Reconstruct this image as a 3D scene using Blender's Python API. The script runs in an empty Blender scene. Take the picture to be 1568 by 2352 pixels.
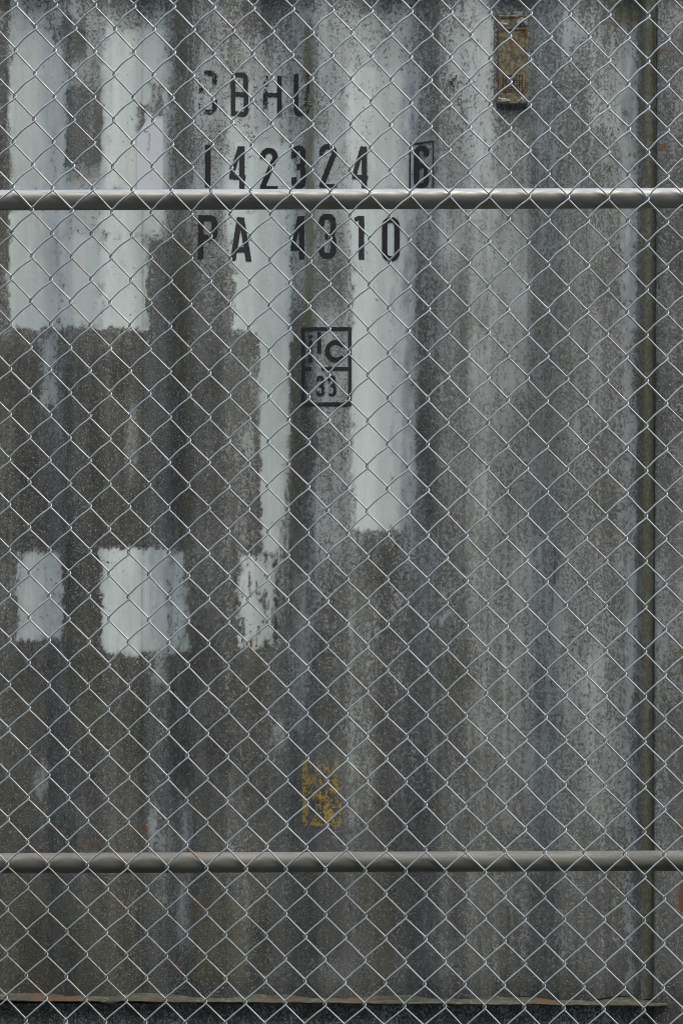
import bpy, math
import numpy as np
R = math.radians
# ------------------------------------------------------------------ camera
sc = bpy.context.scene
CAM = np.array([0.784, -4.982, 1.50]); TILT = math.atan(0.164/5.0); FPX = 5.0027*1000
cd = bpy.data.cameras.new('camera'); cam = bpy.data.objects.new('camera', cd); sc.collection.objects.link(cam)
cam.location = CAM; cam.rotation_euler = (R(90)-TILT, 0, 0)
cd.sensor_fit = 'VERTICAL'; cd.angle = 2*math.atan(1176/FPX); cd.clip_end = 500; cd.clip_start = 0.05
sc.camera = cam
# ------------------------------------------------------------------ sky and sun (overcast)
SUN_EL, SUN_AZ = 70, 140      # azimuth clockwise from +Y
w = bpy.data.worlds.new("World"); sc.world = w; w.use_nodes = True
nt = w.node_tree; bgn = nt.nodes['Background']
sky = nt.nodes.new('ShaderNodeTexSky'); sky.sky_type = 'NISHITA'; sky.sun_disc = False
sky.sun_elevation = R(SUN_EL); sky.sun_rotation = R(SUN_AZ); sky.dust_density = 4.0; sky.air_density = 1.2; sky.ozone_density = 1.0
nt.links.new(sky.outputs[0], bgn.inputs[0]); bgn.inputs[1].default_value = 0.14
sd = bpy.data.lights.new('sun', 'SUN'); sun = bpy.data.objects.new('sun', sd); sc.collection.objects.link(sun)
sd.energy = 1.0; sd.angle = R(100); sd.color = (1.0, 0.95, 0.88)
sun.rotation_euler = (R(90-SUN_EL), 0, R(180-SUN_AZ)); sun.location = (0, -3, 8)
sc.view_settings.view_transform = 'Standard'; sc.view_settings.look = 'None'
sc.view_settings.exposure = 1.95; sc.view_settings.gamma = 1
sc.cycles.pixel_filter_type = 'BLACKMAN_HARRIS'; sc.cycles.filter_width = 1.0

# ------------------------------------------------------------------ helpers
ct, st = math.cos(TILT), math.sin(TILT)
def toworld(px, py, Y):
    """measured position on the photo (1568 x 2352 units) -> world x, z on the vertical plane y = Y"""
    px = np.asarray(px, float); py = np.asarray(py, float)
    u = (px-784)/FPX; v = (1176-py)/FPX
    dy = ct + v*st; dz = -st + v*ct
    t = (Y-CAM[1])/dy
    return CAM[0]+u*t, CAM[2]+dz*t
def tophoto(x, z, Y):
    dx = x-CAM[0]; dy = Y-CAM[1]; dz = z-CAM[2]
    dep = dy*ct - dz*st; up = dy*st + dz*ct
    return 784+FPX*dx/dep, 1176-FPX*up/dep
def h2(ix, iy, s):
    a = (ix.astype(np.int64)*374761393 + iy.astype(np.int64)*668265263 + s*1442695041) & 0xffffffff
    a = ((a ^ (a >> 13))*1274126177) & 0xffffffff
    return ((a ^ (a >> 16)) & 0xffff)/65535.0
def vn(x, y, s=0):
    x = np.asarray(x, float); y = np.asarray(y, float)
    ix = np.floor(x); iy = np.floor(y); fx = x-ix; fy = y-iy
    fx = fx*fx*(3-2*fx); fy = fy*fy*(3-2*fy)
    a = h2(ix, iy, s); b = h2(ix+1, iy, s); c = h2(ix, iy+1, s); d = h2(ix+1, iy+1, s)
    return (a*(1-fx)+b*fx)*(1-fy)+(c*(1-fx)+d*fx)*fy - 0.5
def fbm(x, y, s=0, o=4):
    r = 0; a = 1
    for k in range(o):
        r = r + a*vn(x*2**k, y*2**k, s+k*17); a *= 0.55
    return r
def sstep(a, b, x):
    t = np.clip((x-a)/(b-a), 0, 1); return t*t*(3-2*t)

def mesh_obj(name, V, F, mat, parent=None, smooth=False, attrs=None):
    V = np.asarray(V, dtype=np.float64).reshape(-1, 3).copy()
    if parent is not None:
        p = parent
        while p is not None:
            V -= np.array(p.location); p = p.parent
    me = bpy.data.meshes.new(name)
    if isinstance(F, np.ndarray) and F.ndim == 2:
        n = F.shape[1]
        me.vertices.add(len(V)); me.vertices.foreach_set('co', V.ravel())
        me.loops.add(F.size); me.loops.foreach_set('vertex_index', F.ravel().astype(np.int32))
        me.polygons.add(len(F)); me.polygons.foreach_set('loop_start', np.arange(0, F.size, n, dtype=np.int32))
        me.update(calc_edges=True); me.validate()
    else:
        me.from_pydata([tuple(v) for v in V], [], F); me.update()
    if smooth: me.polygons.foreach_set('use_smooth', [True]*len(me.polygons))
    for k, a in (attrs or {}).items():
        at = me.attributes.new(k, 'FLOAT', 'POINT'); at.data.foreach_set('value', np.asarray(a, dtype=np.float32).ravel())
    me.materials.append(mat)
    o = bpy.data.objects.new(name, me); sc.collection.objects.link(o); o.parent = parent
    return o
def empty(name, loc, label, cat):
    o = bpy.data.objects.new(name, None); sc.collection.objects.link(o); o.location = loc
    o['label'] = label; o['category'] = cat; return o
def gridfaces(nx, nz):
    i = np.arange(nx-1)[None, :]; j = np.arange(nz-1)[:, None]
    a = (j*nx+i); return np.stack([a, a+1, a+nx+1, a+nx], -1).reshape(-1, 4)
class MB:
    def __init__(s): s.V = []; s.F = []
    def add(s, V, F):
        n = len(s.V); s.V += [tuple(v) for v in V]; s.F += [[i+n for i in f] for f in F]
    def box(s, x0, x1, y0, y1, z0, z1, bev=0.0):
        if bev <= 0:
            V = [(x, y, z) for z in (z0, z1) for y in (y0, y1) for x in (x0, x1)]
            s.add(V, [[0, 2, 3, 1], [4, 5, 7, 6], [0, 1, 5, 4], [2, 6, 7, 3], [0, 4, 6, 2], [1, 3, 7, 5]]); return
        import bmesh
        bm = bmesh.new(); bmesh.ops.create_cube(bm, size=1)
        for v in bm.verts: v.co = ((x0+x1)/2+v.co.x*(x1-x0), (y0+y1)/2+v.co.y*(y1-y0), (z0+z1)/2+v.co.z*(z1-z0))
        bmesh.ops.bevel(bm, geom=bm.edges[:], offset=bev, segments=3, profile=0.5, affect='EDGES')
        bm.verts.index_update(); s.add([v.co[:] for v in bm.verts], [[v.index for v in f.verts] for f in bm.faces]); bm.free()
    def build(s, name, mat, parent=None, smooth=False): return mesh_obj(name, s.V, s.F, mat, parent, smooth)

# ------------------------------------------------------------------ materials
class NT:
    def __init__(s, name):
        s.m = bpy.data.materials.new(name); s.m.use_nodes = True; s.t = s.m.node_tree
        s.b = s.t.nodes['Principled BSDF']; s.out = s.t.nodes['Material Output']
        s.co = s.t.nodes.new('ShaderNodeTexCoord').outputs['Object']
    def n(s, ty, **kw):
        x = s.t.nodes.new(ty)
        for k, v in kw.items(): setattr(x, k, v)
        return x
    def link(s, a, b): s.t.links.new(a, b)
    def val(s, sock, v):
        if isinstance(v, bpy.types.NodeSocket): s.link(v, sock)
        else:
            if isinstance(v, tuple) and len(v) == 3 and sock.type == 'RGBA': v = v+(1,)
            sock.default_value = v
    def noise(s, scale, det=3, rough=0.6, st=(1, 1, 1), off=(0, 0, 0)):
        mp = s.n('ShaderNodeMapping'); s.link(s.co, mp.inputs[0]); mp.inputs['Scale'].default_value = st; mp.inputs['Location'].default_value = off
        x = s.n('ShaderNodeTexNoise'); s.link(mp.outputs[0], x.inputs['Vector'])
        x.inputs['Scale'].default_value = scale; x.inputs['Detail'].default_value = det; x.inputs['Roughness'].default_value = rough
        return x.outputs['Fac']
    def ma(s, op, a, b=0.0, c=0.0, clamp=False):
        x = s.n('ShaderNodeMath', operation=op); x.use_clamp = clamp
        s.val(x.inputs[0], a); s.val(x.inputs[1], b)
        if op == 'MULTIPLY_ADD': s.val(x.inputs[2], c)
        return x.outputs[0]
    def step(s, v, a, b, lo=0.0, hi=1.0):
        x = s.n('ShaderNodeMapRange', interpolation_type='SMOOTHSTEP')
        s.val(x.inputs['Value'], v); x.inputs['From Min'].default_value = a; x.inputs['From Max'].default_value = b
        x.inputs['To Min'].default_value = lo; x.inputs['To Max'].default_value = hi
        return x.outputs[0]
    def mix(s, f, a, b, mode='MIX'):
        x = s.n('ShaderNodeMix', data_type='RGBA', blend_type=mode)
        s.val(x.inputs[0], f); s.val(x.inputs[6], a); s.val(x.inputs[7], b); return x.outputs[2]
    def attr(s, name):
        return s.n('ShaderNodeAttribute', attribute_name=name).outputs['Fac']
    def bump(s, h, dist, strength=1.0):
        x = s.n('ShaderNodeBump'); s.link(h, x.inputs['Height']); x.inputs['Distance'].default_value = dist; x.inputs['Strength'].default_value = strength
        s.link(x.outputs[0], s.b.inputs['Normal'])
    def fin(s, col, rough=0.8, metal=0.0, spec=0.3):
        s.val(s.b.inputs['Base Color'], col); s.val(s.b.inputs['Roughness'], rough); s.val(s.b.inputs['Metallic'], metal)
        s.b.inputs['Specular IOR Level'].default_value = spec; return s.m

def grime_material(name, attrs=True, cov0=0.7, tone0=0.7):
    """old pale paint under lichen and soot; coverage, darkness and tints come from the mesh's own attributes"""
    s = NT(name)
    cov = s.attr('cov') if attrs else cov0; tone = s.attr('tone') if attrs else tone0
    blue = s.attr('blue') if attrs else 0.1; olive = s.attr('olive') if attrs else 0.15; rust = s.attr('rust') if attrs else 0.0
    clot = s.attr('clot') if attrs else 0.5; film = s.attr('film') if attrs else 0.5; line = s.attr('line') if attrs else 0.0
    n1 = s.noise(205, 4, 0.8, (1, 1, 0.8)); n1b = s.noise(110, 3, 0.65, (1, 1, 0.75), (5, 1, 2)); n2 = s.noise(24, 6, 0.74, (1, 1, 0.45), (2, 3, 4))
    n3 = s.noise(14, 5, 0.7, (1, 1, 0.25), (7, 3, 1)); n4 = s.noise(330, 2, 0.6, (1, 1, 0.8), (3, 9, 1)); n5 = s.noise(5, 4, 0.6, (1, 1, 0.5), (1, 8, 6))
    # pale paint
    strk2 = s.noise(48, 5, 0.7, (1, 1, 0.06), (9, 3, 3))
    strk = s.noise(60, 4, 0.6, (1, 1, 0.05), (3, 3, 3))
    paint = s.mix(s.step(n3, 0.42, 0.62), (0.395, 0.460, 0.45), (0.44, 0.490, 0.470))
    paint = s.mix(s.step(strk, 0.45, 0.7, 0, 0.30), paint, (0.30, 0.32, 0.31))
    blue = s.ma('MULTIPLY', blue, s.step(s.ma('ADD', n2, s.ma('MULTIPLY', s.ma('SUBTRACT', strk2, 0.5), 0.6)), 0.38, 0.56, 0.35, 1.25))
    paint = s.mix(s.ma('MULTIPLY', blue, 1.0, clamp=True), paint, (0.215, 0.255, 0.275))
    paint = s.mix(s.ma('MULTIPLY', film, 0.93, clamp=True), paint, (0.190, 0.207, 0.199))
    # grime
    tn = s.ma('ADD', tone, s.ma('MULTIPLY', s.ma('SUBTRACT', n3, 0.5), 1.1), clamp=True)
    tn = s.ma('ADD', tn, s.ma('MULTIPLY', s.ma('SUBTRACT', n1b, 0.5), 0.9), clamp=True)
    grime = s.mix(tn, (0.126, 0.137, 0.129), (0.0300, 0.0332, 0.0303))
    grime = s.mix(s.step(n5, 0.5, 0.72, 0, 0.5), grime, (0.047, 0.050, 0.043))
    grime = s.mix(s.ma('MULTIPLY', s.step(n4, 0.585, 0.64), 0.85), grime, (0.20, 0.205, 0.195))
    # coverage threshold
    k = s.ma('MULTIPLY_ADD', cov, 1.18, -0.10)
    k = s.ma('ADD', k, s.ma('MULTIPLY', s.ma('SUBTRACT', n1, 0.5), 2.6))
    k = s.ma('ADD', k, s.ma('MULTIPLY', s.ma('SUBTRACT', n1b, 0.5), 0.9))
    k = s.ma('ADD', k, s.ma('MULTIPLY', s.ma('SUBTRACT', n2, 0.5), 1.15))
    k = s.ma('ADD', k, s.ma('MULTIPLY', s.ma('SUBTRACT', strk2, 0.5), 0.75))
    m = s.step(k, 0.42, 0.60)
    soft = s.ma('ADD', s.ma('MULTIPLY', cov, 0.95), s.ma('MULTIPLY', s.ma('SUBTRACT', m, 0.5), 0.62), clamp=True)
    m = s.ma('ADD', s.ma('MULTIPLY', soft, s.ma('SUBTRACT', 1.0, clot)), s.ma('MULTIPLY', m, clot), clamp=True)
    col = s.mix(m, paint, grime)
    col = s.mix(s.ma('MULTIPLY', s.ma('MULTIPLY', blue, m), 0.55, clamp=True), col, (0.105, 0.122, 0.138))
    gr = s.noise(420, 2, 0.7, (1, 1, 0.85), (6, 2, 8)); gv = s.ma('MULTIPLY_ADD', s.ma('MULTIPLY', s.ma('SUBTRACT', gr, 0.5), s.ma('MULTIPLY_ADD', m, 3.4, 0.12)), 1.0, 1.0)
    cx = s.n('ShaderNodeCombineXYZ'); [s.link(gv, cx.inputs[i]) for i in range(3)]
    col = s.mix(1.0, col, cx.outputs[0], 'MULTIPLY')
    # dark flecks of lichen anywhere
    col = s.mix(s.ma('MULTIPLY', s.step(n1b, 0.64, 0.71), s.step(n5, 0.47, 0.57)), col, (0.028, 0.028, 0.027))
    ol = s.ma('MULTIPLY', olive, s.step(s.ma('ADD', n2, s.ma('MULTIPLY', olive, 0.3)), 0.35, 0.72))
    col = s.mix(s.ma('MULTIPLY', ol, 0.9, clamp=True), col, (0.080, 0.077, 0.042))
    ru = s.ma('MULTIPLY', rust, s.step(s.ma('ADD', n1b, s.ma('MULTIPLY', rust, 0.25)), 0.45, 0.7), clamp=True)
    col = s.mix(ru, col, s.mix(n1, (0.055, 0.026, 0.015), (0.17, 0.085, 0.04)))
    col = s.mix(s.ma('MULTIPLY', line, 0.9, clamp=True), col, (0.02, 0.019, 0.016))
    s.bump(s.ma('ADD', n1b, s.ma('MULTIPLY', m, 0.5)), 0.0009, 0.8)
    return s.fin(col, s.step(m, 0, 1, 0.55, 0.85), 0.0, 0.35)

M_wall = grime_material('weathered_container_paint')
M_steel = grime_material('weathered_dark_steel', False, 0.86, 0.95)
M_web = grime_material('speckled_rail_steel', False, 0.66, 0.95)
M_mid = grime_material('weathered_grey_steel', False, 0.62, 0.5)

def decal_material(name, c1, c2, thr, fine=0.5, rough=0.6, edge=1.0):
    """paint layer: shows where its outline attribute and the wear noise let it"""
    s = NT(name)
    sdf = s.attr('sdf'); wear = s.attr('wear')
    n1 = s.noise(230, 3, 0.7); n2 = s.noise(70, 3, 0.65, (1, 1, 0.8), (4, 4, 4)); n3 = s.noise(500, 2, 0.6)
    e = s.ma('ADD', sdf, s.ma('MULTIPLY', s.ma('SUBTRACT', n1, 0.5), 0.004*edge))
    a = s.step(e, -0.0004, 0.0003, 1, 0)
    wv = s.ma('ADD', s.ma('MULTIPLY', s.ma('SUBTRACT', n1, 0.5), 1.8*fine*2), s.ma('MULTIPLY', s.ma('SUBTRACT', n2, 0.5), 1.8))
    wv = s.ma('ADD', wv, wear)
    a = s.ma('MULTIPLY', a, s.step(wv, 0.45, 0.62, 1, 0))
    col = s.mix(n2, c1, c2)
    col = s.mix(s.ma('MULTIPLY', s.step(n3, 0.66, 0.72), 0.5), col, (0.12, 0.12, 0.12))
    s.fin(col, rough, 0, 0.3)
    tr = s.n('ShaderNodeBsdfTransparent'); mx = s.n('ShaderNodeMixShader')
    s.link(a, mx.inputs[0]); s.link(tr.outputs[0], mx.inputs[1]); s.link(s.b.outputs[0], mx.inputs[2]); s.link(mx.outputs[0], s.out.inputs[0])
    return s.m
M_ink = decal_material('black_stencil_paint', (0.009, 0.009, 0.011), (0.014, 0.014, 0.016), 0)
M_tape = decal_material('pale_tape', (0.47, 0.50, 0.53), (0.50, 0.53, 0.55), 0, 0.3, 0.5, 0.3)
M_yel = decal_material('yellow_label_remains', (0.145, 0.125, 0.045), (0.36, 0.26, 0.06), 0, 0.6)

s = NT('galvanised_wire')
a = s.noise(9, 4, 0.6); b = s.noise(400, 2, 0.5); rs = s.attr('rusty')
col = s.mix(s.step(a, 0.4, 0.62), (0.28, 0.312, 0.306), (0.36, 0.392, 0.38)); col = s.mix(s.step(b, 0.5, 0.7, 0, 0.3), col, (0.25, 0.27, 0.27))
rf = s.ma('MULTIPLY', rs, s.step(s.noise(60, 4, 0.7), 0.40, 0.6), clamp=True)
col = s.mix(rf, col, (0.20, 0.12, 0.055))
M_wire = s.fin(col, 0.42, s.step(rf, 0, 1, 0.6, 0.1), 0.5)
s = NT('galvanised_pipe')
a = s.noise(6, 5, 0.65, (0.5, 1, 5)); b = s.noise(40, 4, 0.7, (0.25, 1, 3)); c = s.noise(300, 2, 0.5)
col = s.mix(s.step(a, 0.38, 0.62), (0.165, 0.172, 0.160), (0.225, 0.232, 0.215)); col = s.mix(s.step(b, 0.5, 0.75, 0, 0.5), col, (0.125, 0.122, 0.11)); col = s.mix(s.step(c, 0.5, 0.7, 0, 0.25), col, (0.15, 0.15, 0.14))
M_pipe = s.fin(col, s.step(b, 0.3, 0.7, 0.36, 0.50), 0.45, 0.5)
s = NT('shaded_pipe')  # darker pipe copy: the lower rail's weaker sky light put into the colour
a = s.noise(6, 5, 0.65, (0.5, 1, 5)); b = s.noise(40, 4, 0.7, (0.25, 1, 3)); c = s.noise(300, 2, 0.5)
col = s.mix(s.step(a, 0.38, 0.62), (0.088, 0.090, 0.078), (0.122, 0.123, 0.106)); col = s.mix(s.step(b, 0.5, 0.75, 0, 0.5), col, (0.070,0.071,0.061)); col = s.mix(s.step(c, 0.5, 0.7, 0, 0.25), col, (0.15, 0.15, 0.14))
M_pipe_shaded = s.fin(col, s.step(b, 0.3, 0.7, 0.5, 0.65), 0.2, 0.3)

s = NT('vent_ochre')
a = s.noise(120, 4, 0.7); b = s.noise(28, 4, 0.6); c = s.noise(320, 2, 0.6)
col = s.mix(s.step(a, 0.36, 0.62), (0.060, 0.053, 0.031), (0.185, 0.170, 0.108)); col = s.mix(s.step(b, 0.5, 0.7, 0, 0.7), col, (0.10, 0.055, 0.02)); col = s.mix(s.step(c, 0.58, 0.66, 0, 0.3), col, (0.045, 0.04, 0.025))
s.bump(a, 0.001); M_vent = s.fin(col, 0.8)
s = NT('dark_inside'); M_dark = s.fin((0.012, 0.011, 0.010), 0.9)
s = NT('old_sealant')
a = s.noise(160, 4, 0.7); M_seal = s.fin(s.mix(s.step(a, 0.38, 0.6), (0.07, 0.068, 0.06), (0.26, 0.265, 0.25)), 0.8); 
s = NT('lichen_ledge')
a = s.noise(30, 5, 0.7, (0.35, 1, 2.5)); b = s.noise(150, 4, 0.7, (0.5, 1, 1)); c = s.noise(3.2, 3, 0.6); d = s.noise(18, 4, 0.7, (0.4, 1, 1), (3, 3, 3))
col = s.mix(s.step(a, 0.35, 0.62), (0.020, 0.021, 0.015), (0.046, 0.048, 0.036)); col = s.mix(s.step(b, 0.52, 0.66, 0, 0.6), col, (0.125, 0.134, 0.118))
col = s.mix(s.ma('MULTIPLY', s.step(c, 0.50, 0.60), s.step(d, 0.42, 0.52)), col, (0.055, 0.038, 0.022)); s.bump(b, 0.002)
M_ledge = s.fin(col, 0.85)
s = NT('gravel_ground')
a = s.noise(40, 6, 0.7); b = s.noise(0.7, 4, 0.6); vo = s.n('ShaderNodeTexVoronoi'); s.link(s.co, vo.inputs[0]); vo.inputs['Scale'].default_value = 45
col = s.mix(a, (0.03, 0.03, 0.026), (0.085, 0.083, 0.075)); col = s.mix(s.step(vo.outputs['Distance'], 0.2, 0.6, 0, 0.6), col, (0.03, 0.03, 0.025)); col = s.mix(s.step(b, 0.5, 0.65, 0, 0.5), col, (0.03, 0.034, 0.02))
s.bump(vo.outputs['Distance'], 0.01); M_ground = s.fin(col, 0.9)

# ------------------------------------------------------------------ ground
n = 60; g = np.linspace(-1, 1, n); g = np.sign(g)*np.abs(g)**2.5*150
GX, GY = np.meshgrid(g, g); GZ = 0.012*fbm(GX*0.8, GY*0.8, 5, 3)
GZ = np.where((np.abs(GX) < 6) & (np.abs(GY) < 5), GZ*0.3, GZ) - 0.004
o = mesh_obj('ground', np.stack([GX, GY, GZ], -1), gridfaces(n, n), M_ground); o['kind'] = 'structure'

# ------------------------------------------------------------------ shipping container
CX1 = 1.719; CX0 = CX1-6.058; CY1 = 2.438-0.006; Z0 = 0.03; Z1 = Z0+2.591
cont = empty('shipping_container', ((CX0+CX1)/2, 1.2, 0.0), 'weathered pale grey corrugated steel shipping container with black stencilled codes behind the wire fence', 'shipping container')
PX1 = 1.500   # right end of the corrugated panel
DEP = 0.036
def profile(x):
    """0 = outer flats, DEP = recesses; period 278 mm"""
    t = np.mod(x-0.033, 0.278)
    y = np.where(t < 0.070, 1.0, np.where(t < 0.139, 1-(t-0.070)/0.069, np.where(t < 0.209, 0.0, (t-0.209)/0.069)))
    return y
def profs(x):
    r = 0
    for d, wt in ((-0.006, 0.2), (-0.003, 0.2), (0, 0.2), (0.003, 0.2), (0.006, 0.2)): r = r + wt*profile(x+d)
    r = np.where(x > 1.462, 0.30+0.70*sstep(1.478, 1.462, x), r)
    return r*DEP
def surf(x, z):
    return profs(x) + 0.0022*fbm(x*1.7+3, z*0.8, 31, 3) + 0.0007*fbm(x*9, z*3, 41, 2)
ZL = float(toworld(784, 2297, 0.0)[1])       # top of the ledge under the panel
ZT = Z1-0.062
# --- grime and tone levels: one row per 100 mm down the side panel, one column per corrugation face
BR = np.array([22, 95, 150, 240, 325, 385, 440, 520, 600, 665, 720, 800, 870, 950, 1005, 1070, 1140, 1215, 1280, 1350, 1420, 1462, 1502])
WD = np.array([10, 16, 12, 14, 10, 14, 16, 20, 16, 8, 16, 20, 16, 12, 20, 20, 16, 10, 20, 22, 16, 8, 6.])
TB = """
6 2 4 4.2 4 4 5.5 5.2 4.2 6 5 4.2 4 4 6 4 3 5 5 4 5 5 5.2 5
7 1 2 4.2 1 2 5.5 4.2 4.2 4 5 4.2 4 3 6 4 3 6 5 5 5 3 5.2 6
7 1 2 5.5 1 2 5.5 4.2 3.2 3 5 4.2 3 2 5 5 3 6 5 5 4 3 5.5 6
7 1 1 6 1 1 5.5 4.2 2.2 3 4.3 3.2 2 1 5 5 3 4 5 5 5 3 5.5 6
7 1 1 2.6 1 1 5.5 3.2 0.5 2 4.3 3.2 1 1 5 5 3 4 5 5 5 3 5.5 6
7 1 1 3 1 3 5.5 5 1 1 4.3 5 1 0 5 4 4 4 5 5 5 3 5.5 7
7 2 2 4 2 7 8 6 5 1 5 6 3 0 6 5 4 4 5 5 6 4 5.5 7
7 6 5 6 6 7 8 6 5 2 8 4 4 1 6 5 4 4 5 5 5 4 5.5 7
8 8 6 8 8 7 8 7 6 2 8 4 4 1 6 5 4 4 5 5 5 5 5.5 7
8 8 6 8 7 7 8 7 6 2 8 4 4 1 6 5 5 5 5 5 5 5 5.5 7
8 8 7 8 7 7 9 7 6 2 8 5 4 1 6 5 5 5 5 5 6 5 5.5 6
8 8 8 8 8 7 9 8 6 3 8 5 4 2 6 5 5 5 5 5 6 4 5.5 6
8 8 8 8 8 8 8 7 6 4 7 5 5 5 5 6 5 5 5 5 5 4 5.5 6
7 7 7 8 7 7 8 8 7 6 6 6 6 6 6 6 5 5 5 5 6 4 5.5 5
8 8 7 8 7 7 8 8 7 6 6 7 6 7 6 6 5 5 5 5 5 4 5.5 5
8 8 8 9 8 7 8 8 8 7 6 7 6 7 6 7 6 5 5 5 5 4 5.5 5
8 8 8 8 8 7 8 8 8 7 6 7 6 7 6 7 5 5 5 5 5 5 5.5 6
8 8 8 8 8 7 9 8 8 7 7 6 6 7 6 7 6 5 5 5 5 5 5.5 6
9 8 7 8 8 7 8 8 8 8 8 7 6 7 7 6 6 5 5 5 5 5 5.5 6
9 8 7 8 8 6 7 7 7 7 8 7 7 7 7 6 6 6 5 5 6 5 5.5 6
9 8 8 8 8 7 8 8 7 7 8 8 8 8 8 7 6 6 7 6 7 6 5.5 7
9 9 8 8 9 8 8 8 8 8 8 8 8 8 8 8 7 7 7 6 7 6 5.5 7
9 9 9 9 9 8 8 9 8 7 7 7 8 7 8 7 7 7 7 7 7 7 5.5 7
9 9 9 9 9 9 9 9 9 8 8 8 8 8 8 8 8 8 8 8 8 8 5.5 8
"""
TB = np.array([[float(v) for v in r.split()] for r in TB.strip().split('\n')])
assert TB.shape == (24, 24)
def box_sd(px, py, x0, y0, x1, y1):
    dx = np.maximum(x0-px, px-x1); dy = np.maximum(y0-py, py-y1)
    return np.where((dx > 0) & (dy > 0), np.hypot(dx, dy), np.maximum(dx, dy))
def blob(px, py, cx, cy, rx, ry): return np.clip(1-np.hypot((px-cx)/rx, (py-cy)/ry), 0, 1)
def fields(px, py):
    wx = 7*fbm(px/60, py/160, 1)+5*fbm(px/14, py/30, 2); wy = 26*fbm(px/30, py/90, 3)+10*fbm(px/9, py/20, 4)
    X = px+wx; Y = py+wy
    rowf = np.clip((Y-50)/100, 0, 22.999); r0 = np.floor(rowf).astype(int); rt = rowf-r0; rt = rt*rt*(3-2*rt)
    rows = np.zeros(px.shape); acc = None
    def colval(c): return TB[r0, c]*(1-rt)+TB[r0+1, c]*rt
    lev = colval(np.zeros(px.shape, int))
    for k in range(23):
        lev = lev + (colval(np.full(px.shape, k+1))-colval(np.full(px.shape, k)))*sstep(BR[k]-WD[k], BR[k]+WD[k], X)
    # tiled continuation to the left of the measured part
    lev = np.where(px < -5, 7.5+1.5*fbm(px/90, py/400, 9), lev)
    lev = lev + 1.0*fbm(px/8, py/420, 13, 3)*sstep(2, 5, lev) + 1.0*fbm(px/40, py/220, 11, 4) + 0.7*fbm(px/120, py/120, 12, 3)
    rag = 10*fbm(px/8, py/13, 21, 3)+10*fbm(px/28, py/45, 22, 3)
    def soft(sd, wdt=3): return sstep(wdt, -wdt, sd+rag)
    # darker square where something stood between the ribs, with a straight lower edge
    d = soft(box_sd(px, py, 154, 205, 236, 379), 2); lev = lev*(1-d)+6.4*d
    # dark area with a straight upper edge under the upper bright field
    d = soft(box_sd(px, py, -60, 760, 600, 1262), 5)*sstep(1000, 800, py); lev = np.maximum(lev, d*6.6)
    d = soft(box_sd(px, py, 338, 545, 440, 800), 5); lev = np.maximum(lev, d*7)
    # lighter band behind the number
    d = soft(box_sd(px, py, 470, 330, 672, 432), 5); lev = np.where(px > 540, lev*(1-d)+1.3*d, lev*(1-0.4*d)+3.2*0.4*d)
    # clean fields of paint
    nearedge = np.zeros(px.shape)
    def clean(x0, y0, x1, y1, l=0.4, wdt=2.5, k=1.0, edge=3.0):
        nonlocal lev, nearedge
        sd = box_sd(px, py, x0, y0, x1, y1); d = soft(sd, wdt)*k
        nearedge = np.maximum(nearedge, sstep(26, 8, np.abs(sd+rag*0.6))*(wdt < 8)*k)
        lev = lev*(1-d)+(l+0.3*fbm(px/20, py/60, 51)+edge*sstep(-16, 0, sd+rag)*(0.6+1.5*fbm(px/12, py/20, 52)))*d
    clean(20, 470, 135, 755, 0.4, 3); clean(135, 540, 235, 752, 1.8, 5, 1, 1.5); clean(235, 470, 337, 757, 0.2, 3)
    clean(235, 430, 375, 545, 0.8, 8); clean(245, 60, 380, 440, 1.0, 10, 0.7); clean(26, 60, 130, 480, 1.0, 12, 0.7)
    clean(534, 480, 664, 758, 0.3, 3); clean(598, 640, 657+8*np.sign(1000-py), 1210, 0.3, 2.5, 1.0, 1.0)
    clean(601, 1200, 640, 1290, 0.5, 3); clean(650, 1200, 660, 1325, 1.5, 3)
    clean(808, 440, 930, 1218, 0.2, 3); clean(900, 440, 952, 1130, 1.6, 12, 0.9); clean(790, 150, 945, 440, 1.6, 18, 0.8)
    clean(34, 1266, 144, 1474, 1.5, 4); clean(232, 1260, 395, 1502, 0.3, 3.5); clean(385, 1262, 436, 1496, 2.2, 6)
    clean(350, 1495, 385, 1580, 4, 8, 0.8)
    clean(546, 1272, 634, 1488, 1.2, 4, 0.95, 4.5); lev = lev+3.6*sstep(0.10, 0.26, fbm(px/7, py/22, 57, 3))*sstep(6, -6, box_sd(px, py, 540, 1265, 640, 1495))
    clean(92, 765, 133, 930, 3.0, 5); clean(1070, 40, 1138, 430, 3.0, 14, 0.7)
    clean(1431, 120, 1461, 760, 1.1, 5, 0.9); clean(1434, 760, 1461, 2290, 3.0, 6, 0.75)  # blue-lit slope left of the groove, its highlight painted as a pale strip
    stv = 0.35+1.3*(vn(px/5, py/24, 55)+0.5)
    for bb in ((344, 188+0*px, 371, 262), (316, 236, 329, 300), (329, 222, 346, 250)):
        d = soft(box_sd(px, py, *bb), 4)*stv; lev = lev+(5.6-lev)*np.clip(d, 0, 1)
    lev = lev + 1.3*sstep(45+22*fbm(px/50, py/50, 61), 0, py)  # shade under the top rail, painted in as a higher level
    lev = lev + 1.5*sstep(2210, 2300, py)
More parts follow.
